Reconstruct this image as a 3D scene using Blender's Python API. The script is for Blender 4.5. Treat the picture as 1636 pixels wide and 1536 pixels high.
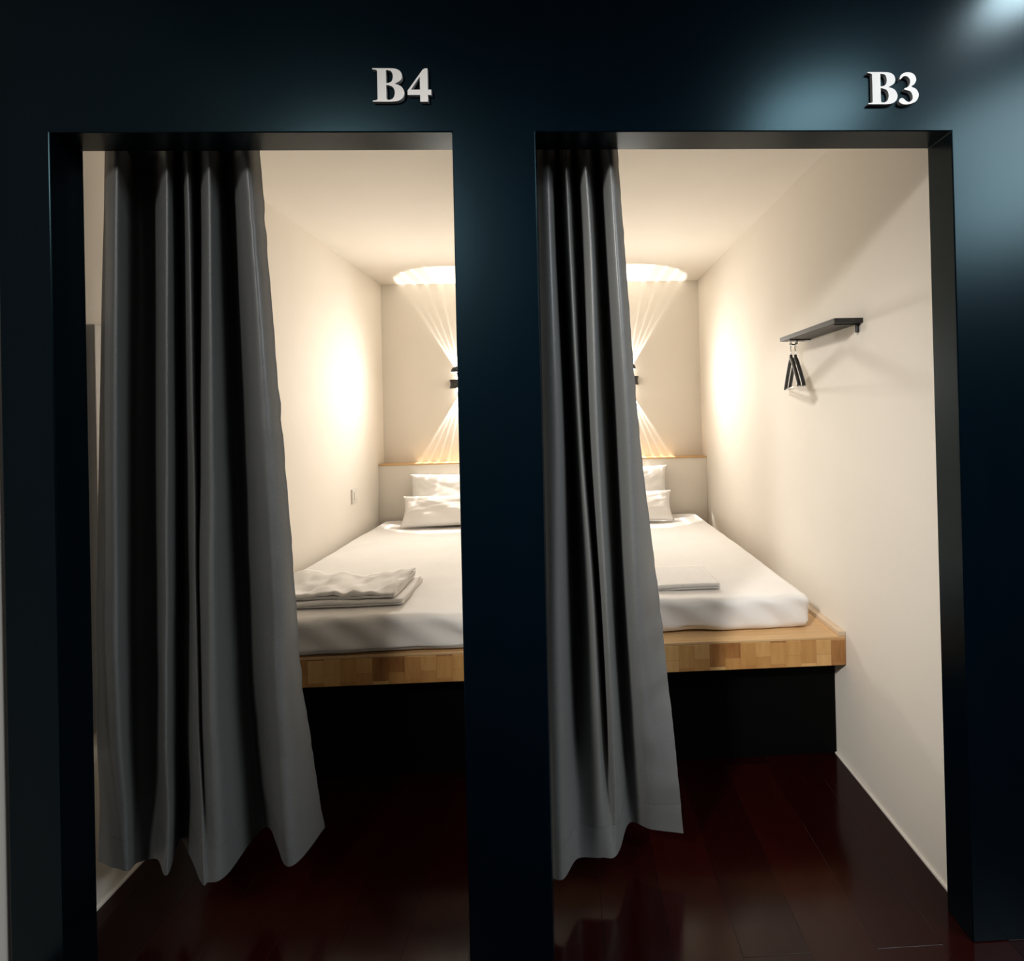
import bpy, bmesh, math, random
from mathutils import Vector, Matrix, noise

for o in list(bpy.data.objects):
    bpy.data.objects.remove(o, do_unlink=True)
sc = bpy.context.scene
C = sc.collection
PI = math.pi
random.seed(7)

# ---------------------------------------------------------------- camera
cam_d = bpy.data.cameras.new('camera')
cam = bpy.data.objects.new('camera', cam_d)
C.objects.link(cam)
sc.camera = cam
cam_d.sensor_fit = 'HORIZONTAL'
cam_d.sensor_width = 36.0
cam_d.lens = 858.06 * 36.0 / 1636.0
cam_d.shift_x = -(934.07 - 818.0) / 1636.0
cam_d.shift_y = -(768.0 - 661.44) / 1636.0
cam_d.clip_start = 0.02
yaw, pitch, roll = 0.0399, -0.005, 0.023
fw = Vector((math.sin(yaw) * math.cos(pitch), math.cos(yaw) * math.cos(pitch), -math.sin(pitch)))
rt = Vector((math.cos(yaw), -math.sin(yaw), 0.0))
up = rt.cross(fw)
r2 = rt * math.cos(roll) - up * math.sin(roll)
u2 = rt * math.sin(roll) + up * math.cos(roll)
m = Matrix((r2, u2, -fw)).transposed().to_4x4()
m.translation = Vector((0.0, -1.3194, 1.3473))
cam.matrix_world = m

# ---------------------------------------------------------------- view and world
sc.view_settings.view_transform = 'Standard'
sc.view_settings.look = 'None'
sc.view_settings.exposure = 0.0
sc.view_settings.gamma = 1.0
sc.view_settings.use_curve_mapping = False
w = bpy.data.worlds.new('world')
sc.world = w
w.use_nodes = True
w.node_tree.nodes['Background'].inputs[0].default_value = (0.9, 0.95, 1.0, 1)
w.node_tree.nodes['Background'].inputs[1].default_value = 0.006

# ---------------------------------------------------------------- corridor downlights, with an added spot and fill
def light(name, kind, loc, energy, color, aim=None, **kw):
    d = bpy.data.lights.new(name, kind)
    d.energy = energy
    d.color = color
    for k, v in kw.items():
        setattr(d, k, v)
    o = bpy.data.objects.new(name, d)
    C.objects.link(o)
    o.location = loc
    if aim is not None:
        o.rotation_euler = (Vector(aim) - Vector(loc)).to_track_quat('-Z', 'Y').to_euler()
    return o

light('added_curtain_spot', 'SPOT', (-1.24, -1.80, 2.55), 330.0, (1.0, 0.97, 0.92), (0.16, 0.13, 1.25), spot_size=math.radians(44), spot_blend=1.0, shadow_soft_size=0.16)  # unseen narrow spot, added to brighten the right curtain and right bed front
light('added_fill_light', 'AREA', (-1.16, -1.90, 2.60), 17.0, (1.0, 0.97, 0.93), (-0.1, 0.0, 1.5), shape='DISK', size=0.3)  # unseen soft fill, added to lift the left curtain and room numbers
light('corridor_downlight', 'AREA', (1.10, -0.98, 2.62), 16.0, (0.92, 0.97, 1.0), (1.0, -0.9, 0.0), shape='DISK', size=0.46)
light('corridor_downlight', 'AREA', (1.44, -0.26, 2.62), 6.0, (0.92, 0.97, 1.0), (1.44, -0.26, 0.0), shape='DISK', size=0.20)
light('corridor_downlight', 'AREA', (2.20, -1.10, 2.62), 34.0, (0.92, 0.97, 1.0), (2.1, -0.95, 0.0), shape='DISK', size=0.95)
light('corridor_downlight', 'AREA', (2.95, -2.05, 2.62), 45.0, (0.92, 0.97, 1.0), (2.6, -1.6, 0.0), shape='DISK', size=0.95)  # unseen lamp added further along, carries the dark wall's sheen lower

# ---------------------------------------------------------------- helpers
def mesh_obj(name, bm, mat, parent=None, smooth=False):
    me = bpy.data.meshes.new(name)
    bmesh.ops.recalc_face_normals(bm, faces=bm.faces)
    bm.to_mesh(me)
    bm.free()
    o = bpy.data.objects.new(name, me)
    C.objects.link(o)
    if mat:
        me.materials.append(mat)
    if smooth:
        for p in me.polygons:
            p.use_smooth = True
    if parent:
        o.parent = parent
    return o

def tag(o, label, cat, group=None):
    o['label'] = label
    o['category'] = cat
    if group:
        o['group'] = group
    return o

def thing(name, label, cat, loc=(0, 0, 0), group=None):
    o = bpy.data.objects.new(name, None)
    C.objects.link(o)
    o.location = loc
    o.empty_display_size = 0.05
    return tag(o, label, cat, group)

def struct(name, bm, mat, bevel=0.0):
    o = mesh_obj(name, bm, mat)
    o['kind'] = 'structure'
    if bevel:
        add_bevel(o, bevel)
    return o

def add_bevel(o, width, seg=2):
    b = o.modifiers.new('bevel', 'BEVEL')
    b.width = width
    b.segments = seg
    b.limit_method = 'ANGLE'
    b.angle_limit = math.radians(40)
    return o

def box(bm, x0, x1, y0, y1, z0, z1):
    r = bmesh.ops.create_cube(bm, size=1.0)
    for v in r['verts']:
        v.co = Vector(((x0 + x1) / 2 + v.co.x * (x1 - x0), (y0 + y1) / 2 + v.co.y * (y1 - y0), (z0 + z1) / 2 + v.co.z * (z1 - z0)))
    return r['verts']

def bxm(*a):
    bm = bmesh.new()
    box(bm, *a)
    return bm

def cyl(bm, p0, p1, r0, r1=None, n=24):
    p0, p1 = Vector(p0), Vector(p1)
    r1 = r0 if r1 is None else r1
    d = p1 - p0
    q = d.to_track_quat('Z', 'Y').to_matrix().to_4x4()
    q.translation = (p0 + p1) / 2
    bmesh.ops.create_cone(bm, cap_ends=True, segments=n, radius1=r0, radius2=r1, depth=d.length, matrix=q)

def tube(bm, pts, r, n=10):
    pts = [Vector(p) for p in pts]
    rings = []
    prev = None
    for i, p in enumerate(pts):
        t = (pts[min(i + 1, len(pts) - 1)] - pts[max(i - 1, 0)]).normalized()
        if prev is None:
            a = t.orthogonal().normalized()
        else:
            a = (prev - t * prev.dot(t)).normalized()
        prev = a
        b = t.cross(a)
        rad = r[i] if isinstance(r, (list, tuple)) else r
        rings.append([bm.verts.new(p + a * (rad * math.cos(2 * PI * k / n)) + b * (rad * math.sin(2 * PI * k / n))) for k in range(n)])
    for i in range(len(rings) - 1):
        for k in range(n):
            bm.faces.new((rings[i][k], rings[i][(k + 1) % n], rings[i + 1][(k + 1) % n], rings[i + 1][k]))
    bm.faces.new(rings[0][::-1])
    bm.faces.new(rings[-1])

def rounded_slab(size, r, cuts, fn=None):
    """a finely gridded box with edges rounded by r; fn moves each vertex"""
    bm = bmesh.new()
    bmesh.ops.create_cube(bm, size=1.0)
    sx, sy, sz = size
    for ax, n in enumerate(cuts):
        for k in range(1, n):
            co = Vector((0, 0, 0))
            no = Vector((0, 0, 0))
            # denser loops near the rounded edges
            f = k / n
            f = 0.5 - 0.5 * math.cos(PI * f) if n > 4 else f
            co[ax] = f - 0.5
            no[ax] = 1
            bmesh.ops.bisect_plane(bm, geom=bm.verts[:] + bm.edges[:] + bm.faces[:], plane_co=co, plane_no=no)
    half = Vector(size) / 2
    inner = Vector((max(half.x - r, 0), max(half.y - r, 0), max(half.z - min(r, half.z), 0)))
    rz = min(r, half.z)
    for v in bm.verts:
        p = Vector((v.co.x * sx, v.co.y * sy, v.co.z * sz))
        q = Vector((max(-inner.x, min(inner.x, p.x)), max(-inner.y, min(inner.y, p.y)), max(-inner.z, min(inner.z, p.z))))
        d = p - q
        if d.length > 1e-6:
            d.normalize()
            p = q + Vector((d.x * r, d.y * r, d.z * rz))
        v.co = p
        if fn:
            v.co = fn(v.co.copy())
    return bm

def cat(p0, p1, p2, p3, t):
    return 0.5 * ((2 * p1) + (p2 - p0) * t + (2 * p0 - 5 * p1 + 4 * p2 - p3) * t * t + (3 * p1 - p0 - 3 * p2 + p3) * t ** 3)

def spline(pts, n):
    """Catmull-Rom through pts, n samples per span"""
    out = []
    for i in range(len(pts) - 1):
        a = pts[max(i - 1, 0)]
        b, c = pts[i], pts[i + 1]
        d = pts[min(i + 2, len(pts) - 1)]
        for k in range(n):
            out.append(cat(a, b, c, d, k / n))
    out.append(pts[-1])
    return out

from mathutils.bvhtree import BVHTree
def bvh(o):
    bpy.context.view_layer.update()
    mw = o.matrix_world
    return BVHTree.FromPolygons([mw @ v.co for v in o.data.vertices], [tuple(p.vertices) for p in o.data.polygons])

def settle(o, others, direction, far, step=0.002):
    """slide o along direction until it just touches one of the others"""
    d = Vector(direction)
    trees = [bvh(q) for q in others]
    start = o.location - d * far
    k = 0
    while k * step < 3 * far:
        o.location = start + d * (k * step)
        me = bvh(o)
        if any(me.overlap(t) for t in trees):
            break
        k += 1
    o.location = start + d * ((k - 1) * step)
    bpy.context.view_layer.update()

# ---------------------------------------------------------------- materials
def mat(name, color, rough=0.6, spec=0.5, metal=0.0):
    M = bpy.data.materials.new(name)
    M.use_nodes = True
    b = M.node_tree.nodes['Principled BSDF']
    b.inputs['Base Color'].default_value = (*color, 1)
    b.inputs['Roughness'].default_value = rough
    b.inputs['Specular IOR Level'].default_value = spec
    b.inputs['Metallic'].default_value = metal
    return M

def nodes(M):
    nt = M.node_tree
    return nt, nt.nodes, nt.links, nt.nodes['Principled BSDF']

def coords(M, scale=(1, 1, 1), kind='Object'):
    nt, N, L, b = nodes(M)
    tc = N.new('ShaderNodeTexCoord')
    mp = N.new('ShaderNodeMapping')
    mp.inputs['Scale'].default_value = scale
    L.new(tc.outputs[kind], mp.inputs['Vector'])
    return mp.outputs['Vector']

def bump(M, height, strength=0.2, dist=0.002):
    nt, N, L, b = nodes(M)
    bp = N.new('ShaderNodeBump')
    bp.inputs['Strength'].default_value = strength
    bp.inputs['Distance'].default_value = dist
    L.new(height, bp.inputs['Height'])
    L.new(bp.outputs['Normal'], b.inputs['Normal'])

def noise_tex(M, vec, scale, detail=3.0, rough=0.5):
    nt, N, L, b = nodes(M)
    n = N.new('ShaderNodeTexNoise')
    n.inputs['Scale'].default_value = scale
    n.inputs['Detail'].default_value = detail
    n.inputs['Roughness'].default_value = rough
    L.new(vec, n.inputs['Vector'])
    return n.outputs['Fac']

def ramp(M, fac, stops):
    nt, N, L, b = nodes(M)
    r = N.new('ShaderNodeValToRGB')
    e = r.color_ramp.elements
    while len(e) < len(stops):
        e.new(0.5)
    for el, (p, c) in zip(e, stops):
        el.position = p
        el.color = (*c, 1)
    L.new(fac, r.inputs['Fac'])
    return r.outputs['Color']

def noisy(name, c1, c2, scale, rough, bump_s=0.15, spec=0.5, stretch=(1, 1, 1), dist=0.002):
    M = mat(name, c1, rough, spec)
    nt, N, L, b = nodes(M)
    v = coords(M, stretch)
    f = noise_tex(M, v, scale)
    L.new(ramp(M, f, [(0.3, c1), (0.7, c2)]), b.inputs['Base Color'])
    bump(M, f, bump_s, dist)
    return M

M_navy = noisy('dark_teal_paint', (0.0005, 0.0024, 0.0048), (0.0006, 0.0028, 0.0056), 14, 0.265, 0.10, 0.18, (1.0, 1.0, 0.25), 0.001)
M_navy.node_tree.nodes['Principled BSDF'].inputs['Specular Tint'].default_value = (0.42, 0.84, 1.0, 1)
M_cream = noisy('cream_wall_paint', (0.80, 0.745, 0.665), (0.82, 0.765, 0.685), 3, 0.75, 0.04, 0.2)
M_ceil = noisy('cream_ceiling_paint', (0.80, 0.745, 0.665), (0.82, 0.765, 0.685), 3, 0.85, 0.03, 0.1)
M_beige = noisy('corridor_wall_paint', (0.46, 0.42, 0.35), (0.50, 0.46, 0.385), 20, 0.8, 0.1)
M_dark = noisy('corridor_ceiling_paint', (0.02, 0.022, 0.025), (0.024, 0.026, 0.03), 8, 0.9)
M_black = mat('black_laminate', (0.0006, 0.0006, 0.0008), 0.7, 0.1)
M_trim = mat('white_sealant', (0.80, 0.76, 0.70), 0.5)
M_strip = noisy('pale_wood_strip', (0.62, 0.47, 0.32), (0.70, 0.55, 0.39), 25, 0.5, 0.1)
M_metal = mat('black_metal', (0.012, 0.012, 0.013), 0.42, 0.5)
M_chrome = mat('chrome', (0.8, 0.8, 0.8), 0.18, 0.5, 1.0)
M_hanger = mat('black_plastic', (0.01, 0.01, 0.011), 0.35)
M_plastic = mat('white_plastic', (0.78, 0.74, 0.68), 0.4)
M_letter = noisy('white_acrylic', (0.64, 0.62, 0.60), (0.68, 0.66, 0.64), 12, 0.45, 0.03)
M_side = mat('grey_letter_edge', (0.26, 0.27, 0.28), 0.6)
M_linen = noisy('white_cotton', (0.82, 0.79, 0.76), (0.86, 0.83, 0.80), 6, 0.85, 0.12, 0.2, dist=0.006)
M_towel = noisy('white_terry', (0.84, 0.81, 0.78), (0.88, 0.85, 0.82), 90, 0.85, 0.05, 0.2, dist=0.001)

# butcher-block wood: short staves of many browns
M_block = mat('rubberwood_blocks', (0.5, 0.3, 0.15), 0.42)
nt, N, L, b = nodes(M_block)
tc = N.new('ShaderNodeTexCoord')
sep = N.new('ShaderNodeSeparateXYZ')
L.new(tc.outputs['Object'], sep.inputs[0])
cmb = N.new('ShaderNodeCombineXYZ')          # bricks run along the board's height
L.new(sep.outputs['Z'], cmb.inputs['X'])
L.new(sep.outputs['X'], cmb.inputs['Y'])
def staves(wd, ht, seed):
    mp = N.new('ShaderNodeMapping')
    mp.inputs['Location'].default_value = (seed, seed * 1.7, 0)
    L.new(cmb.outputs[0], mp.inputs['Vector'])
    br = N.new('ShaderNodeTexBrick')
    br.inputs['Scale'].default_value = 1.0
    br.inputs['Brick Width'].default_value = wd
    br.inputs['Row Height'].default_value = ht
    br.inputs['Mortar Size'].default_value = 0.0004
    br.inputs['Mortar Smooth'].default_value = 0.3
    br.offset = 0.37
    br.inputs['Color1'].default_value = (0, 0, 0, 1)
    br.inputs['Color2'].default_value = (1, 1, 1, 1)
    br.inputs['Mortar'].default_value = (0.0, 0.0, 0.0, 1)
    L.new(mp.outputs[0], br.inputs['Vector'])
    return br.outputs['Color']
s1 = staves(0.082, 0.058, 0.31)
grain = N.new('ShaderNodeTexNoise')
grain.inputs['Scale'].default_value = 9
grain.inputs['Detail'].default_value = 5
gm = N.new('ShaderNodeMapping')
gm.inputs['Scale'].default_value = (5, 5, 1)
L.new(tc.outputs['Object'], gm.inputs['Vector'])
L.new(gm.outputs[0], grain.inputs['Vector'])
mx = N.new('ShaderNodeMix')
mx.data_type = 'FLOAT'
mx.inputs[0].default_value = 0.4
L.new(s1, mx.inputs[2])
L.new(grain.outputs['Fac'], mx.inputs[3])
L.new(ramp(M_block, mx.outputs[0], [(0.15, (0.25, 0.095, 0.028)), (0.32, (0.46, 0.22, 0.07)), (0.55, (0.58, 0.31, 0.105)), (0.82, (0.74, 0.46, 0.19))]), b.inputs['Base Color'])
bump(M_block, mx.outputs[0], 0.08, 0.001)

# plain light wood top
M_wood = mat('light_wood', (0.6, 0.38, 0.2), 0.45)
nt, N, L, b = nodes(M_wood)
f = noise_tex(M_wood, coords(M_wood, (0.8, 9, 9)), 4, 5)
L.new(ramp(M_wood, f, [(0.3, (0.60, 0.37, 0.17)), (0.7, (0.72, 0.47, 0.24))]), b.inputs['Base Color'])
bump(M_wood, f, 0.08, 0.001)

# dark red planks along y
M_floor = mat('dark_red_planks', (0.03, 0.006, 0.005), 0.15, 0.22)
nt, N, L, b = nodes(M_floor)
tc = N.new('ShaderNodeTexCoord')
sep = N.new('ShaderNodeSeparateXYZ')
L.new(tc.outputs['Object'], sep.inputs[0])
cmb = N.new('ShaderNodeCombineXYZ')
L.new(sep.outputs['Y'], cmb.inputs['X'])
L.new(sep.outputs['X'], cmb.inputs['Y'])
mpf = N.new('ShaderNodeMapping')
mpf.inputs['Location'].default_value = (0.0, 0.096, 0)
L.new(cmb.outputs[0], mpf.inputs['Vector'])
br = N.new('ShaderNodeTexBrick')
br.inputs['Scale'].default_value = 1.0
br.inputs['Brick Width'].default_value = 1.2
br.inputs['Row Height'].default_value = 0.17
br.inputs['Mortar Size'].default_value = 0.0012
br.inputs['Mortar Smooth'].default_value = 0.6
br.offset = 0.4
br.inputs['Color1'].default_value = (0.009, 0.0009, 0.0010, 1)
br.inputs['Color2'].default_value = (0.016, 0.0016, 0.0013, 1)
br.inputs['Mortar'].default_value = (0.004, 0.002, 0.002, 1)
L.new(mpf.outputs[0], br.inputs['Vector'])
gn = noise_tex(M_floor, coords(M_floor, (14, 1, 1)), 3, 5)
mxf = N.new('ShaderNodeMix')
mxf.data_type = 'RGBA'
mxf.blend_type = 'MULTIPLY'
mxf.inputs[0].default_value = 0.6
L.new(br.outputs['Color'], mxf.inputs[6])
L.new(ramp(M_floor, gn, [(0.25, (0.55, 0.5, 0.5)), (0.75, (1.0, 1.0, 1.0))]), mxf.inputs[7])
L.new(mxf.outputs[2], b.inputs['Base Color'])
inv = N.new('ShaderNodeMath')
inv.operation = 'SUBTRACT'
inv.inputs[0].default_value = 1.0
L.new(br.outputs['Fac'], inv.inputs[1])
bump(M_floor, inv.outputs[0], 0.5, 0.0015)

# satin curtain cloth
M_curtain = mat('grey_satin_cloth', (0.26, 0.26, 0.26), 0.40, 0.5)
nt, N, L, b = nodes(M_curtain)
b.inputs['Sheen Weight'].default_value = 0.15
b.inputs['Sheen Roughness'].default_value = 0.4
f = noise_tex(M_curtain, coords(M_curtain, (1, 1, 0.5)), 500, 2)
L.new(ramp(M_curtain, f, [(0.3, (0.115, 0.118, 0.116)), (0.7, (0.145, 0.148, 0.146))]), b.inputs['Base Color'])
bump(M_curtain, f, 0.25, 0.001)

def glow(name, color, strength):
    M = bpy.data.materials.new(name)
    M.use_nodes = True
    N = M.node_tree.nodes
    N.clear()
    e = N.new('ShaderNodeEmission')
    e.inputs[0].default_value = (*color, 1)
    e.inputs[1].default_value = strength
    o = N.new('ShaderNodeOutputMaterial')
    M.node_tree.links.new(e.outputs[0], o.inputs[0])
    return M
M_lens = glow('lit_lens', (1.0, 0.90, 0.76), 14.0)

# ---------------------------------------------------------------- the setting
XL, XR, B, CZ = -1.336, 1.049, 2.727, 2.364      # side walls, back wall, room ceiling
T, TH = 2.05, 0.091                               # opening height, facade thickness
xs = [-1.323, -1.203, -0.256, -0.053, 1.0004, 2.6]
zs = [0.0, T, 2.78]
bm = bmesh.new()
g = {}
def gv(i, k, s):
    key = (i, k, s)
    if key not in g:
        g[key] = bm.verts.new((xs[i], s * TH, zs[k]))
    return g[key]
def solid(i, k):
    return 0 <= i < 5 and 0 <= k < 2 and not (k == 0 and i in (1, 3))
for i in range(5):
    for k in range(2):
        if not solid(i, k):
            continue
        bm.faces.new((gv(i, k, 0), gv(i + 1, k, 0), gv(i + 1, k + 1, 0), gv(i, k + 1, 0)))
        bm.faces.new((gv(i, k, 1), gv(i, k + 1, 1), gv(i + 1, k + 1, 1), gv(i + 1, k, 1)))
        for (ni, nk, a, c) in ((i - 1, k, (i, k), (i, k + 1)), (i + 1, k, (i + 1, k), (i + 1, k + 1)),
                               (i, k - 1, (i, k), (i + 1, k)), (i, k + 1, (i, k + 1), (i + 1, k + 1))):
            if not solid(ni, nk):
                bm.faces.new((gv(*a, 0), gv(*c, 0), gv(*c, 1), gv(*a, 1)))
struct('wall_front', bm, M_navy, 0.0025)

struct('floor', bxm(-1.45, 2.6, -2.6, B + 0.1, -0.06, 0.0), M_floor)
struct('wall_left', bxm(XL - 0.1, XL, -2.6, B + 0.1, 0.0, 2.78), M_cream)
struct('wall_back', bxm(XL, XR, B, B + 0.1, 0.0, 2.46), M_cream)
bm = bmesh.new()
box(bm, XR, XR + 0.1, TH, B + 0.1, 0.0, 2.46)
box(bm, XR - 0.0035, XR + 0.05, TH, 0.53, 0.0, CZ)          # slightly proud front panel of the side wall
struct('wall_right', bm, M_cream)
struct('wall_middle', bxm(-0.205, -0.100, TH, B, 0.0, CZ), M_cream)
struct('ceiling', bxm(XL, XR, TH, B, CZ, CZ + 0.08), M_ceil)
struct('trim_1', bxm(XR - 0.011, XR - 0.0035, TH, 0.76, 0.0, 0.006), M_trim)
struct('trim_2', bxm(XL, XL + 0.007, TH, 0.76, 0.0, 0.006), M_trim)

# ---------------------------------------------------------------- beds, one per room
def make_bed(x0, x1, label):
    bed = thing('platform_bed', label, 'bed', ((x0 + x1) / 2, 0.677, 0))
    ox, oy = (x0 + x1) / 2, 0.677
    hw = (x1 - x0) / 2 - 0.001
    dp = B - oy - 0.001
    mesh_obj('base', bxm(-hw + 0.002, hw - 0.004, 0.086, dp, 0.0, 0.386), M_black, bed)
    o = mesh_obj('front_board', bxm(-hw, hw, 0.0, 0.026, 0.384, 0.483), M_block, bed)
    add_bevel(o, 0.002)
    bm = bxm(-hw, hw, 0.0, dp, 0.4835, 0.494)
    box(bm, -hw + 0.01, hw - 0.01, 0.027, dp, 0.40, 0.483)
    o = mesh_obj('deck', bm, M_wood, bed)
    add_bevel(o, 0.002)
    # built-in headboard: painted panel with a wooden cap
    h = mesh_obj('headboard', bxm(-hw, hw, 2.602 - oy, dp, 0.4945, 1.024), M_cream, bed)
    c = mesh_obj('cap', bxm(-hw, hw, 2.596 - oy, dp, 1.0245, 1.036), M_wood, h)
    add_bevel(c, 0.002)
    return bed, hw

bedL, hwL = make_bed(XL, -0.205, 'built-in wooden platform bed in the left cubicle, its front in shadow')
bedR, hwR = make_bed(-0.100, XR, 'built-in wooden platform bed in the right cubicle, its block front brightly lit')
o = mesh_obj('side_strip', bxm(hwR - 0.026, hwR, 0.0, 2.602 - 0.677, 0.4945, 0.512), M_strip, bedR)
add_bevel(o, 0.002)

# ---------------------------------------------------------------- mattresses
def make_mattress(x0, x1, y0, y1, h, label, seed):
    sx, sy, sz = x1 - x0, y1 - y0, h
    def fn(p):
        # sheet pulled over the edge: diagonal pull folds on the foot end, slack on top
        foot = max(0.0, min(1.0, (-p.y - sy / 2 + 0.07) / 0.07))
        low = 1 - max(0.0, min(1.0, (p.z + sz / 2) / sz))
        k = p.x * 34 + p.z * 46 + 3.0 * noise.noise(Vector((p.x * 3, seed, 0)))
        corner = 0.35 + 0.65 * min(1.0, abs(p.x) / (sx / 2)) ** 3
        p.y -= foot * corner * 0.010 * math.sin(k) * (0.3 + math.sin(p.z / sz * 2 + 1))
        e2 = max(0.0, abs(p.x) / (sx / 2) - 0.6) / 0.4
        p.y -= foot * e2 * 0.004 * math.sin(p.x * 95 - math.copysign(1, p.x) * -p.z * 60 + seed) * max(0.0, 1 - abs(p.z + 0.01) / (sz / 2))
        p.y += foot * 0.012 * noise.noise(Vector((p.x * 2.2, p.z * 6, seed)))
        # gathered tuck at the underside
        if p.z < -sz / 2 + 0.02:
            p.z += foot * 0.010 * (0.5 + noise.noise(Vector((p.x * 7, seed + 4, 0))))
        if p.z > 0:
            p.z += 0.006 * noise.noise(Vector((p.x * 2.5, p.y * 2.5, seed))) + 0.0022 * noise.noise(Vector((p.x * 9, p.y * 9, seed)))
            # a sag where the pillows press
            p.z -= 0.012 * math.exp(-((p.y - sy / 2 + 0.25) / 0.2) ** 2) * math.exp(-(p.x / (sx * 0.35)) ** 4)
        return p
    bm = rounded_slab((sx, sy, sz), 0.03, (110, 70, 20), fn)
    o = mesh_obj('mattress', bm, M_linen, None, True)
    o.location = ((x0 + x1) / 2, (y0 + y1) / 2, 0.4945 + sz / 2 + 0.001)
    return tag(o, label, 'mattress')

mattress_l = make_mattress(XL + 0.04, -0.232, 0.672, 2.58, 0.140, 'white sheeted mattress in the left cubicle, foot end in grey shade', 3.1)
mattress_r = make_mattress(-0.085, 0.955, 0.752, 2.58, 0.130, 'white sheeted mattress in the right cubicle, bright rounded corner at its foot', 8.7)

# ---------------------------------------------------------------- pillows
def pillow_mesh(wd, ht, th, seed):
    bm = bmesh.new()
    nx, nz = 44, 30
    rows = {}
    for s in (1, -1):
        for i in range(nx + 1):
            for j in range(nz + 1):
                u, v = 2 * i / nx - 1, 2 * j / nz - 1
                edge = i in (0, nx) or j in (0, nz)
                if s == -1 and edge:
                    rows[(i, j, s)] = rows[(i, j, 1)]
                    continue
                x = wd / 2 * u * (1 - 0.055 * (1 - v * v))
                z = ht / 2 * v * (1 - 0.075 * (1 - u * u))
                f = max(0.0, (1 - u * u)) ** 0.42 * max(0.0, (1 - v * v)) ** 0.42
                y = -s * th / 2 * f
                n1 = noise.noise(Vector((u * 2.0 + v * 1.4, v * 1.2, seed + s)))
                n2 = noise.noise(Vector((u * 5.0 - v * 3.0, v * 4, seed + 3 * s)))
                y -= s * f * (0.022 * n1 + 0.008 * n2)
                # creases running in from the corners
                for cu in (-1, 1):
                    for cv in (-1, 1):
                        a = math.atan2(v - cv * 1.02, (u - cu * 1.02))
                        r = math.hypot(u - cu, v - cv)
                        y -= s * f * 0.006 * math.sin(a * 22 + seed) * math.exp(-(r / 0.7) ** 2)
                rows[(i, j, s)] = bm.verts.new((x, y, z))
        for i in range(nx):
            for j in range(nz):
                q = [rows[(i, j, s)], rows[(i + 1, j, s)], rows[(i + 1, j + 1, s)], rows[(i, j + 1, s)]]
                bm.faces.new(q if s == 1 else q[::-1])
    return bm

def make_pillow(x, y, z, lean, wd, ht, th, seed, label, twist=0.0):
    o = mesh_obj('pillow', pillow_mesh(wd, ht, th, seed), M_linen, None, True)
    o.rotation_euler = (-lean, 0, twist)
    o.location = (x, y, z)
    return tag(o, label, 'pillow')

for mt, hb, cx, s0, txt in ((mattress_l, bedL, -0.70, 1.2, 'left'), (mattress_r, bedR, 0.345, 9.4, 'right')):
    pb = make_pillow(cx, 2.47, 0.86, math.radians(14), 0.80, 0.34 if txt == 'left' else 0.37, 0.13, s0, 'tall white pillow leaning on the headboard of the %s bed, behind another pillow' % txt)
    settle(pb, [mt], (0, 0, -1), 0.1)
    settle(pb, [c for c in hb.children if c.name.startswith('headboard')] + list(next(c for c in hb.children if c.name.startswith('headboard')).children), (0, 1, 0), 0.15)
    pb.location.z += 0.02
    settle(pb, [mt], (0, 0, -1), 0.03)
    pf = make_pillow(cx - 0.005, 2.16, 0.80, math.radians(30), 0.80, 0.222, 0.13, s0 + 4.3, 'lower white pillow at the front on the %s bed, before the taller leaning one' % txt)
    settle(pf, [mt], (0, 0, -1), 0.12)
    settle(pf, [pb], (0, 1, 0), 0.1)

# ---------------------------------------------------------------- towels
def make_towel(x0, x1, y0, y1, z0, layers, th, label, seed, twist=0.0, amp=0.006):
    """cloth folded to and fro: a serpentine profile in y,z extruded along x"""
    prof = []
    sy = y1 - y0
    for k in range(layers):
        zc = z0 + th * (k + 0.5)
        n = 22
        run = [(-sy / 2 + sy * i / n, zc) for i in range(n + 1)]
        if k % 2:
            run = run[::-1]
        prof += run
        if k < layers - 1:
            e = run[-1][0]
            sg = 1 if e > 0 else -1
            for a in range(1, 6):
                t = a / 6 * PI
                prof.append((e + sg * math.sin(t) * th / 2, zc + th / 2 - math.cos(t) * th / 2))
    nx = 46
    bm = bmesh.new()
    ct = th * 0.44
    grid = []
    for i in range(nx + 1):
        x = -(x1 - x0) / 2 + (x1 - x0) * i / nx
        up_, dn_ = [], []
        for k, (py, pz) in enumerate(prof):
            a = prof[max(k - 1, 0)]
            c = prof[min(k + 1, len(prof) - 1)]
            t = Vector((c[0] - a[0], c[1] - a[1], 0)).normalized()
            nrm = Vector((-t.y, t.x))
            h = (pz - z0) / (layers * th)
            wz = amp * h * (noise.noise(Vector((x * 9, py * 5, seed))) + 0.6 * noise.noise(Vector((x * 22, py * 14, seed + pz * 30))))
            wy = 0.010 * noise.noise(Vector((x * 5, seed + 40 * pz, 0)))
            wx = 0.008 * noise.noise(Vector((py * 8, pz * 60, seed)))
            for lst, s in ((up_, 1), (dn_, -1)):
                lst.append(bm.verts.new((x + wx, py + nrm.x * ct * s + wy, max(z0 + 0.0002, pz + nrm.y * ct * s + wz))))
        grid.append(up_ + dn_[::-1])
    M_ = len(grid[0])
    for i in range(nx):
        for k in range(M_):
            bm.faces.new((grid[i][k], grid[i + 1][k], grid[i + 1][(k + 1) % M_], grid[i][(k + 1) % M_]))
    for ring in (grid[0], grid[-1]):
        half = M_ // 2
        for k in range(half - 1):
            bm.faces.new((ring[k], ring[k + 1], ring[M_ - 2 - k], ring[M_ - 1 - k]))
    o = mesh_obj('folded_towel', bm, M_towel, None, True)
    o.location = ((x0 + x1) / 2, (y0 + y1) / 2, 0)
    o.rotation_euler.z = twist
    return tag(o, label, 'towel')

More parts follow.
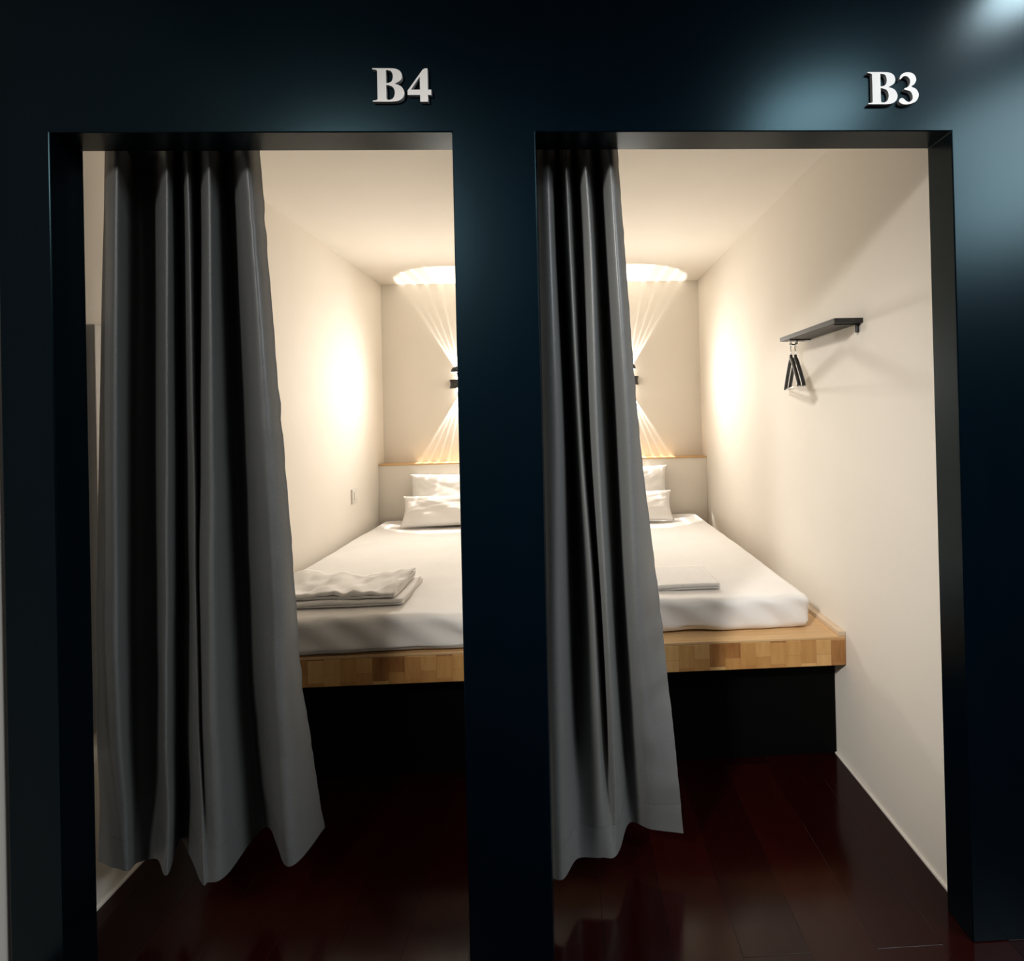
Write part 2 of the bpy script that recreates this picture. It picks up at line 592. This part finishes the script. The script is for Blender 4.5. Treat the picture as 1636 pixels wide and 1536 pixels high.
tw1 = make_towel(-1.14, -0.635, 0.775, 1.06, 0.0, 3, 0.0085, 'folded white towel lying on the left mattress, lower of two', 2.0, 0.01, 0.004)
tw2 = make_towel(-1.16, -0.660, 0.785, 1.05, 0.0, 3, 0.0095, 'crumpled folded white towel on top of another, left mattress', 6.6, -0.02, 0.032)
tw3 = make_towel(0.17, 0.625, 0.865, 1.12, 0.0, 3, 0.0085, 'flat folded white towel on the right mattress beside the curtain', 11.0, 0.0, 0.003)
for tw, base in ((tw1, [mattress_l]), (tw2, [mattress_l, tw1]), (tw3, [mattress_r])):
    tw.location.z = 0.70
    settle(tw, base, (0, 0, -1), 0.0501, 0.001)

# ---------------------------------------------------------------- curtains
FOLDS_B4 = [
    [(-1.210, 0.165, 2.074), (-1.140, 0.120, 2.051), (-1.204, 0.255, 2.091), (-1.157, 0.260, 2.093), (-1.022, 0.125, 2.054), (-1.076, 0.245, 2.085), (-0.978, 0.140, 2.061), (-1.026, 0.245, 2.085), (-0.910, 0.120, 2.051), (-0.953, 0.260, 2.092), (-0.825, 0.125, 2.053), (-0.808, 0.170, 2.075)],
    [(-1.247, 0.165, 1.070), (-1.163, 0.120, 1.077), (-1.225, 0.255, 1.060), (-1.167, 0.260, 1.057), (-1.039, 0.125, 1.072), (-1.094, 0.255, 1.056), (-0.991, 0.155, 1.064), (-0.991, 0.175, 1.060), (-0.916, 0.115, 1.070), (-0.938, 0.270, 1.048), (-0.781, 0.130, 1.062), (-0.749, 0.175, 1.052)],
    [(-1.253, 0.165, 0.654), (-1.165, 0.120, 0.672), (-1.228, 0.255, 0.633), (-1.170, 0.260, 0.628), (-1.048, 0.125, 0.665), (-1.103, 0.255, 0.628), (-0.990, 0.150, 0.650), (-0.989, 0.165, 0.642), (-0.919, 0.115, 0.664), (-0.922, 0.270, 0.613), (-0.768, 0.130, 0.650), (-0.754, 0.235, 0.623)],
    [(-1.303, 0.220, 0.155), (-1.202, 0.180, 0.155), (-1.217, 0.235, 0.130), (-1.171, 0.250, 0.130), (-1.079, 0.164, 0.155), (-1.130, 0.289, 0.155), (-0.973, 0.132, 0.155), (-0.954, 0.127, 0.155), (-0.919, 0.147, 0.155), (-0.907, 0.310, 0.155), (-0.764, 0.163, 0.155), (-0.729, 0.294, 0.155)],
]
FOLDS_B3 = [
    [(-0.090, 0.170, 2.072), (-0.023, 0.125, 2.050), (-0.001, 0.265, 2.091), (0.023, 0.130, 2.052), (0.049, 0.260, 2.088), (0.075, 0.125, 2.050), (0.113, 0.270, 2.093), (0.138, 0.125, 2.049), (0.167, 0.155, 2.064)],
    [(-0.090, 0.170, 1.811), (-0.022, 0.125, 1.797), (0.002, 0.265, 1.823), (0.029, 0.130, 1.798), (0.054, 0.260, 1.821), (0.085, 0.125, 1.796), (0.121, 0.270, 1.823), (0.147, 0.125, 1.795), (0.180, 0.155, 1.804)],
    [(-0.090, 0.170, 1.290), (-0.016, 0.125, 1.291), (0.019, 0.270, 1.287), (0.045, 0.140, 1.289), (0.064, 0.255, 1.286), (0.091, 0.125, 1.289), (0.138, 0.270, 1.284), (0.171, 0.135, 1.286), (0.212, 0.175, 1.284)],
    [(-0.090, 0.170, 0.774), (-0.026, 0.125, 0.788), (0.027, 0.270, 0.751), (0.071, 0.150, 0.775), (0.090, 0.255, 0.755), (0.107, 0.135, 0.779), (0.151, 0.275, 0.745), (0.192, 0.170, 0.762), (0.276, 0.265, 0.744)],
    [(-0.090, 0.185, 0.090), (-0.034, 0.147, 0.090), (0.011, 0.214, 0.090), (0.079, 0.218, 0.090), (0.112, 0.211, 0.090), (0.135, 0.239, 0.090), (0.176, 0.339, 0.090), (0.241, 0.309, 0.090), (0.332, 0.279, 0.090)],
]


def make_curtain(rows, hem_h, label, seed):
    cols = [[Vector(r[i]) for r in rows] for i in range(len(rows[0]))]
    for c in cols:                                # carry each fold up behind the lintel
        d = (c[0] - c[1]).normalized()
        c.insert(0, Vector((c[0].x + d.x * 0.02, c[0].y * 0.6 + 0.16 * 0.4, 2.125)))
    NV = 90
    zline = []
    fine = []
    for c in cols:
        s = spline(c, 40)
        zt, zb = c[0].z, c[-1].z
        out = []
        for k in range(NV + 1):
            z = zt + (zb - zt) * k / NV
            j = 0
            while j < len(s) - 2 and s[j + 1].z > z:
                j += 1
            a, b_ = s[j], s[j + 1]
            t = 0 if abs(a.z - b_.z) < 1e-9 else max(0, min(1, (a.z - z) / (a.z - b_.z)))
            p = a.lerp(b_, t)
            out.append(Vector((p.x, p.y, z)))
        fine.append(out)
    bm = bmesh.new()
    grid = []
    for k in range(NV + 1):
        line = spline([f[k] for f in fine], 14)
        row = []
        for i, p in enumerate(line):
            f = k / NV
            low = max(0, f - 0.25)
            edge = i / (len(line) - 1)
            q = p.copy()
            q.y += 0.010 * low * noise.noise(Vector((p.x * 9, p.z * 4.5, seed))) + 0.003 * noise.noise(Vector((p.x * 24, p.z * 3, seed + 5)))
            q.y += 0.030 * low * max(0, edge - 0.55) * noise.noise(Vector((p.x * 7 + p.z * 3, p.z * 9, seed + 9)))
            if edge > 0.86:                        # puckered selvedge
                q.y += 0.006 * (edge - 0.86) / 0.14 * noise.noise(Vector((seed, p.z * 16, 2.0)))
                q.x += 0.003 * (edge - 0.86) / 0.14 * noise.noise(Vector((seed, p.z * 24, 7.0)))
            q.y = max(q.y, TH + 0.012)
            q.x = max(q.x, XL + 0.004)
            row.append(q)
        grid.append(row)
    split = next(k for k in range(NV + 1) if grid[k][0].z - grid[NV][0].z <= hem_h)
    cur = thing('curtain', label, 'curtain', (grid[NV][0].x, grid[NV][0].y, grid[NV][0].z))
    org = cur.location
    def part(name, k0, k1, thick):
        b2 = bmesh.new()
        vs = [[b2.verts.new(p - org) for p in grid[k]] for k in range(k0, k1 + 1)]
        for a in range(len(vs) - 1):
            for c in range(len(vs[0]) - 1):
                b2.faces.new((vs[a][c], vs[a + 1][c], vs[a + 1][c + 1], vs[a][c + 1]))
        o = mesh_obj(name, b2, M_curtain, cur, True)
        md = o.modifiers.new('cloth', 'SOLIDIFY')
        md.thickness = thick
        md.offset = 0
        md.use_rim = False
        return o
    part('cloth', 0, split, 0.0016)
    part('hem', split, NV, 0.0026)
    return cur

make_curtain(FOLDS_B4, 0.10, 'wide dim grey curtain gathered at the left of the left doorway', 4.0)
make_curtain(FOLDS_B3, 0.10, 'narrow bright satin grey curtain gathered beside the middle pillar', 12.0)

# ---------------------------------------------------------------- wall lamps
def make_lamp(x, label):
    lamp = thing('wall_lamp', label, 'lamp', (x, B, 1.61))
    bm = bmesh.new()
    n = 48
    prof = [(0.085, -0.031), (0.080, -0.022), (0.077, 0.0), (0.080, 0.022), (0.085, 0.031)]   # waisted half-round body
    rings = []
    for r, z in prof:
        rings.append([bm.verts.new((r * math.cos(PI + PI * k / n), -0.004 + 0.9 * r * math.sin(PI + PI * k / n), z)) for k in range(n + 1)])
    for a, c in zip(rings, rings[1:]):
        for k in range(n):
            bm.faces.new((a[k], a[k + 1], c[k + 1], c[k]))
        bm.faces.new((a[n], a[0], c[0], c[n]))
    bm.faces.new(rings[0])
    bm.faces.new(rings[-1][::-1])
    body = mesh_obj('body', bm, M_metal, lamp)
    for s in (1, -1):
        bm = bmesh.new()
        cyl(bm, (0, -0.038, s * 0.0315), (0, -0.038, s * 0.052), 0.030, 0.026)
        mesh_obj('lens', bm, M_lens, lamp, False)
    bm = bmesh.new()
    bmesh.ops.create_uvsphere(bm, u_segments=28, v_segments=16, radius=0.046)
    for v in list(bm.verts):
        v.co.z = max(v.co.z, -0.004) * 0.92
        v.co += Vector((0, -0.135, 0.080))
    tube(bm, [(0, -0.070, 0.020), (0, -0.105, 0.040), (0, -0.130, 0.078)], 0.006)
    mesh_obj('cap', bm, M_metal, lamp, True)
    # the lamp's own light: fanned cones up and down and the glow of its lenses into the room
    for s in (1, -1):
        lo = light('lamp_beam', 'SPOT', (x, B - 0.011, 1.61 + s * 0.056), BEAM, LAMP_COL, (x, B - 0.011, 1.61 + s), spot_size=math.radians(68), spot_blend=0.12, shadow_soft_size=0.004)
        d = lo.data
        d.use_nodes = True
        nt = d.node_tree
        em = next(q for q in nt.nodes if q.type == 'EMISSION')
        tc = nt.nodes.new('ShaderNodeTexCoord')
        sp = nt.nodes.new('ShaderNodeSeparateXYZ')
        nt.links.new(tc.outputs['Normal'], sp.inputs[0])
        side = 'X'
        dv = nt.nodes.new('ShaderNodeMath'); dv.operation = 'DIVIDE'
        ab = nt.nodes.new('ShaderNodeMath'); ab.operation = 'ABSOLUTE'
        nt.links.new(sp.outputs[side], dv.inputs[0])
        nt.links.new(sp.outputs['Z'], dv.inputs[1])
        nt.links.new(dv.outputs[0], ab.inputs[0])
        cr = nt.nodes.new('ShaderNodeValToRGB')
        el = cr.color_ramp.elements
        stops = [(0.0, 0.5), (0.17, 0.3), (0.20, 0.9), (0.23, 0.22), (0.32, 0.22), (0.345, 0.95), (0.37, 0.2), (0.45, 0.25), (0.475, 0.95), (0.50, 0.28), (0.57, 0.30), (0.60, 1.0), (0.625, 0.4)]
        while len(el) < len(stops):
            el.new(0.5)
        for e_, (p_, v_) in zip(el, stops):
            e_.position = p_
            e_.color = (v_, v_, v_, 1)
        nt.links.new(ab.outputs[0], cr.inputs[0])
        ml = nt.nodes.new('ShaderNodeMath'); ml.operation = 'MULTIPLY'
        ml.inputs[1].default_value = 1.6
        nt.links.new(cr.outputs[0], ml.inputs[0])
        nt.links.new(ml.outputs[0], em.inputs['Strength'])
        light('lamp_glow', 'AREA', (x, B - 0.10, 1.61 + s * 0.05), GLOW, LAMP_COL, (x, 0, 1.61 + s * 0.05), shape='DISK', size=0.12)
        light('lamp_glow', 'SPOT', (x, B - 0.13, 1.61 + s * 0.05), FRONT, LAMP_COL, (x, 0, 1.61 + s * 0.25), spot_size=math.radians(160), spot_blend=1.0, shadow_soft_size=0.05)
    return lamp

LAMP_COL = (1.0, 0.955, 0.885)
BEAM = 62.0
GLOW = 2.4
FRONT = 26.0
make_lamp(-0.757, 'black up-and-down wall lamp on the back wall of the left cubicle')
make_lamp(0.492, 'black up-and-down wall lamp on the right cubicle back wall, beside the curtain edge')

# ---------------------------------------------------------------- shelf and hangers on the right wall
shelf = thing('wall_shelf', 'small black wall shelf on the right cubicle side wall', 'shelf', (XR, 0.50, 1.651))
o = mesh_obj('board', bxm(-0.105, -0.002, 0.0, 0.47, 0.0, 0.017), M_metal, shelf)
add_bevel(o, 0.0012)
for yy in (0.028, 0.40):
    bm = bmesh.new()
    box(bm, -0.095, -0.003, yy - 0.007, yy + 0.007, -0.004, -0.0003)
    if yy < 0.2:
        cyl(bm, (-0.010, yy, -0.030), (-0.010, yy, -0.0003), 0.0065)
    if yy > 0.2:
        tube(bm, [(-0.060, yy, -0.003), (-0.060, yy, -0.018), (-0.075, yy, -0.0215), (-0.092, yy, -0.018)], 0.003)
    mesh_obj('bracket', bm, M_metal, shelf)

def make_hanger(ang, dx, label):
    h = thing('coat_hanger', label, 'hanger', (XR - 0.068 - dx, 0.90, 1.6285), 'hangers under the small shelf')
    bm = bmesh.new()
    hook = [(-0.014, 0, -0.012), (-0.015, 0, -0.002), (-0.009, 0, 0.007), (0.0, 0, 0.010), (0.010, 0, 0.006), (0.014, 0, -0.006), (0.008, 0, -0.018), (0.0, 0, -0.028), (0.0, 0, -0.052)]
    tube(bm, spline([Vector(p) for p in hook], 5), 0.0022)
    mesh_obj('hook', bm, M_chrome, h, True)
    bm = bmesh.new()
    cyl(bm, (0, 0, -0.042), (0, 0, -0.062), 0.006)
    arm = [(0, 0, -0.055), (0.03, 0, -0.068), (0.10, 0, -0.115), (0.165, 0, -0.165), (0.178, 0, -0.180)]
    for s in (1, -1):
        tube(bm, spline([Vector((p[0] * s, p[1], p[2])) for p in arm], 5), 0.0078)
    mesh_obj('shoulders', bm, M_hanger, h, True)
    bm = bmesh.new()
    tube(bm, [(-0.178, 0, -0.180), (0.178, 0, -0.180)], 0.0045)
    mesh_obj('bar', bm, M_chrome, h, True)
    h.rotation_euler.z = ang
    return h

make_hanger(math.radians(75), 0.0, 'black coat hanger under the small shelf, the one nearer the wall')
make_hanger(math.radians(75), 0.019, 'black coat hanger under the small shelf, the one further from the wall')

# ---------------------------------------------------------------- left cubicle: switch and wall panel
sw = thing('wall_switch', 'small cream square switch on the left cubicle wall', 'switch', (XL, 2.14, 0.88))
o = mesh_obj('plate', bxm(0.0003, 0.010, -0.044, 0.044, -0.043, 0.043), M_plastic, sw)
add_bevel(o, 0.002)
o = mesh_obj('rocker', bxm(0.0103, 0.014, -0.022, 0.022, -0.026, 0.026), M_plastic, sw)
add_bevel(o, 0.0015)
pn = thing('wall_panel', 'tall pale cream panel on the left wall, mostly hidden behind the left curtain', 'panel', (XL, 0.24, 0.50))
bm = bxm(0.0003, 0.026, 0.0, 0.46, 0.0, 1.139)
o = mesh_obj('board', bm, M_trim, pn)
add_bevel(o, 0.003)

# ---------------------------------------------------------------- room numbers
def arc(pts, n=8):
    return spline([Vector((a, c, 0)) for a, c in pts], n)
GLYPH = {
    'B': [
        [Vector((0, 0.965, 0)), Vector((0, 1.0, 0)), Vector((0.50, 1.0, 0))] + arc([(0.50, 1.0), (0.68, 0.985), (0.82, 0.91), (0.87, 0.77), (0.82, 0.64), (0.65, 0.535)]) +
        arc([(0.65, 0.535), (0.84, 0.455), (0.93, 0.28), (0.88, 0.12), (0.74, 0.025), (0.54, 0.0)]) +
        [Vector((0, 0, 0)), Vector((0, 0.035, 0))] + arc([(0.0, 0.035), (0.09, 0.045), (0.135, 0.07), (0.14, 0.13)]) + arc([(0.14, 0.87), (0.135, 0.93), (0.09, 0.955), (0.0, 0.965)])[:-1],
        [Vector((0.40, 0.94, 0))] + arc([(0.45, 0.945), (0.56, 0.90), (0.60, 0.76), (0.56, 0.61), (0.45, 0.555)]) + [Vector((0.40, 0.553, 0))],
        [Vector((0.40, 0.497, 0))] + arc([(0.46, 0.495), (0.60, 0.43), (0.65, 0.27), (0.60, 0.11), (0.50, 0.055)]) + arc([(0.50, 0.055), (0.42, 0.06), (0.40, 0.11)]),
    ],
    '4': [
        [Vector((a, c, 0)) for a, c in [(0.53, 1.0), (0.60, 1.0), (0.60, 0.36), (0.70, 0.36), (0.70, 0.20), (0.60, 0.20), (0.60, 0.0), (0.37, 0.0), (0.37, 0.20), (0.0, 0.20), (0.0, 0.33), (0.46, 0.965)]],
        [Vector((a, c, 0)) for a, c in [(0.37, 0.36), (0.10, 0.36), (0.37, 0.75)]],
    ],
    '3': [
        arc([(0.03, 0.78), (0.09, 0.92), (0.28, 1.0), (0.48, 0.94), (0.56, 0.78), (0.50, 0.63), (0.40, 0.555), (0.55, 0.47), (0.63, 0.30), (0.54, 0.10), (0.30, 0.0), (0.10, 0.01), (0.0, 0.085), (0.04, 0.18),
             (0.13, 0.185), (0.23, 0.10), (0.33, 0.075), (0.42, 0.15), (0.43, 0.28), (0.36, 0.40), (0.19, 0.455), (0.185, 0.495), (0.30, 0.55), (0.36, 0.66), (0.35, 0.79), (0.26, 0.87), (0.15, 0.86), (0.06, 0.77)], 6),
    ],
}
def make_glyph(name, ch, x, z, h, parent):
    cu = bpy.data.curves.new(name, 'CURVE')
    cu.dimensions = '2D'
    cu.fill_mode = 'BOTH'
    cu.extrude = 0.005
    for loop in GLYPH[ch]:
        sp = cu.splines.new('POLY')
        sp.points.add(len(loop) - 1)
        for q, p in zip(sp.points, loop):
            q.co = (p.x * h, p.y * h, 0, 1)
        sp.use_cyclic_u = True
    tmp = bpy.data.objects.new('tmp', cu)
    C.objects.link(tmp)
    bpy.context.view_layer.update()
    me = bpy.data.meshes.new_from_object(tmp.evaluated_get(bpy.context.evaluated_depsgraph_get()))
    bpy.data.objects.remove(tmp, do_unlink=True)
    me.name = name
    me.materials.clear()
    me.materials.append(M_letter)
    me.materials.append(M_side)
    for p in me.polygons:
        p.material_index = 0 if abs(p.normal.z) > 0.5 else 1
        p.use_smooth = False
    o = bpy.data.objects.new(name, me)
    C.objects.link(o)
    o.parent = parent
    o.rotation_euler = (PI / 2, 0, 0)
    o.location = (x, 0, z)
    return o

def make_sign(text, x, z, h, pitch_, label):
    s = thing('room_number', label, 'sign', (x, -0.0053, z))
    make_glyph('letter', text[0], 0, 0, h, s)
    make_glyph('numeral', text[1], pitch_, 0, h, s)
    return s

make_sign('B4', -0.441, 2.118, 0.081, 0.083, 'white raised serif B4 on the dark wall above the left doorway')
make_sign('B3', 0.780, 2.112, 0.081, 0.079, 'white raised serif B3 on the dark wall above the right doorway')
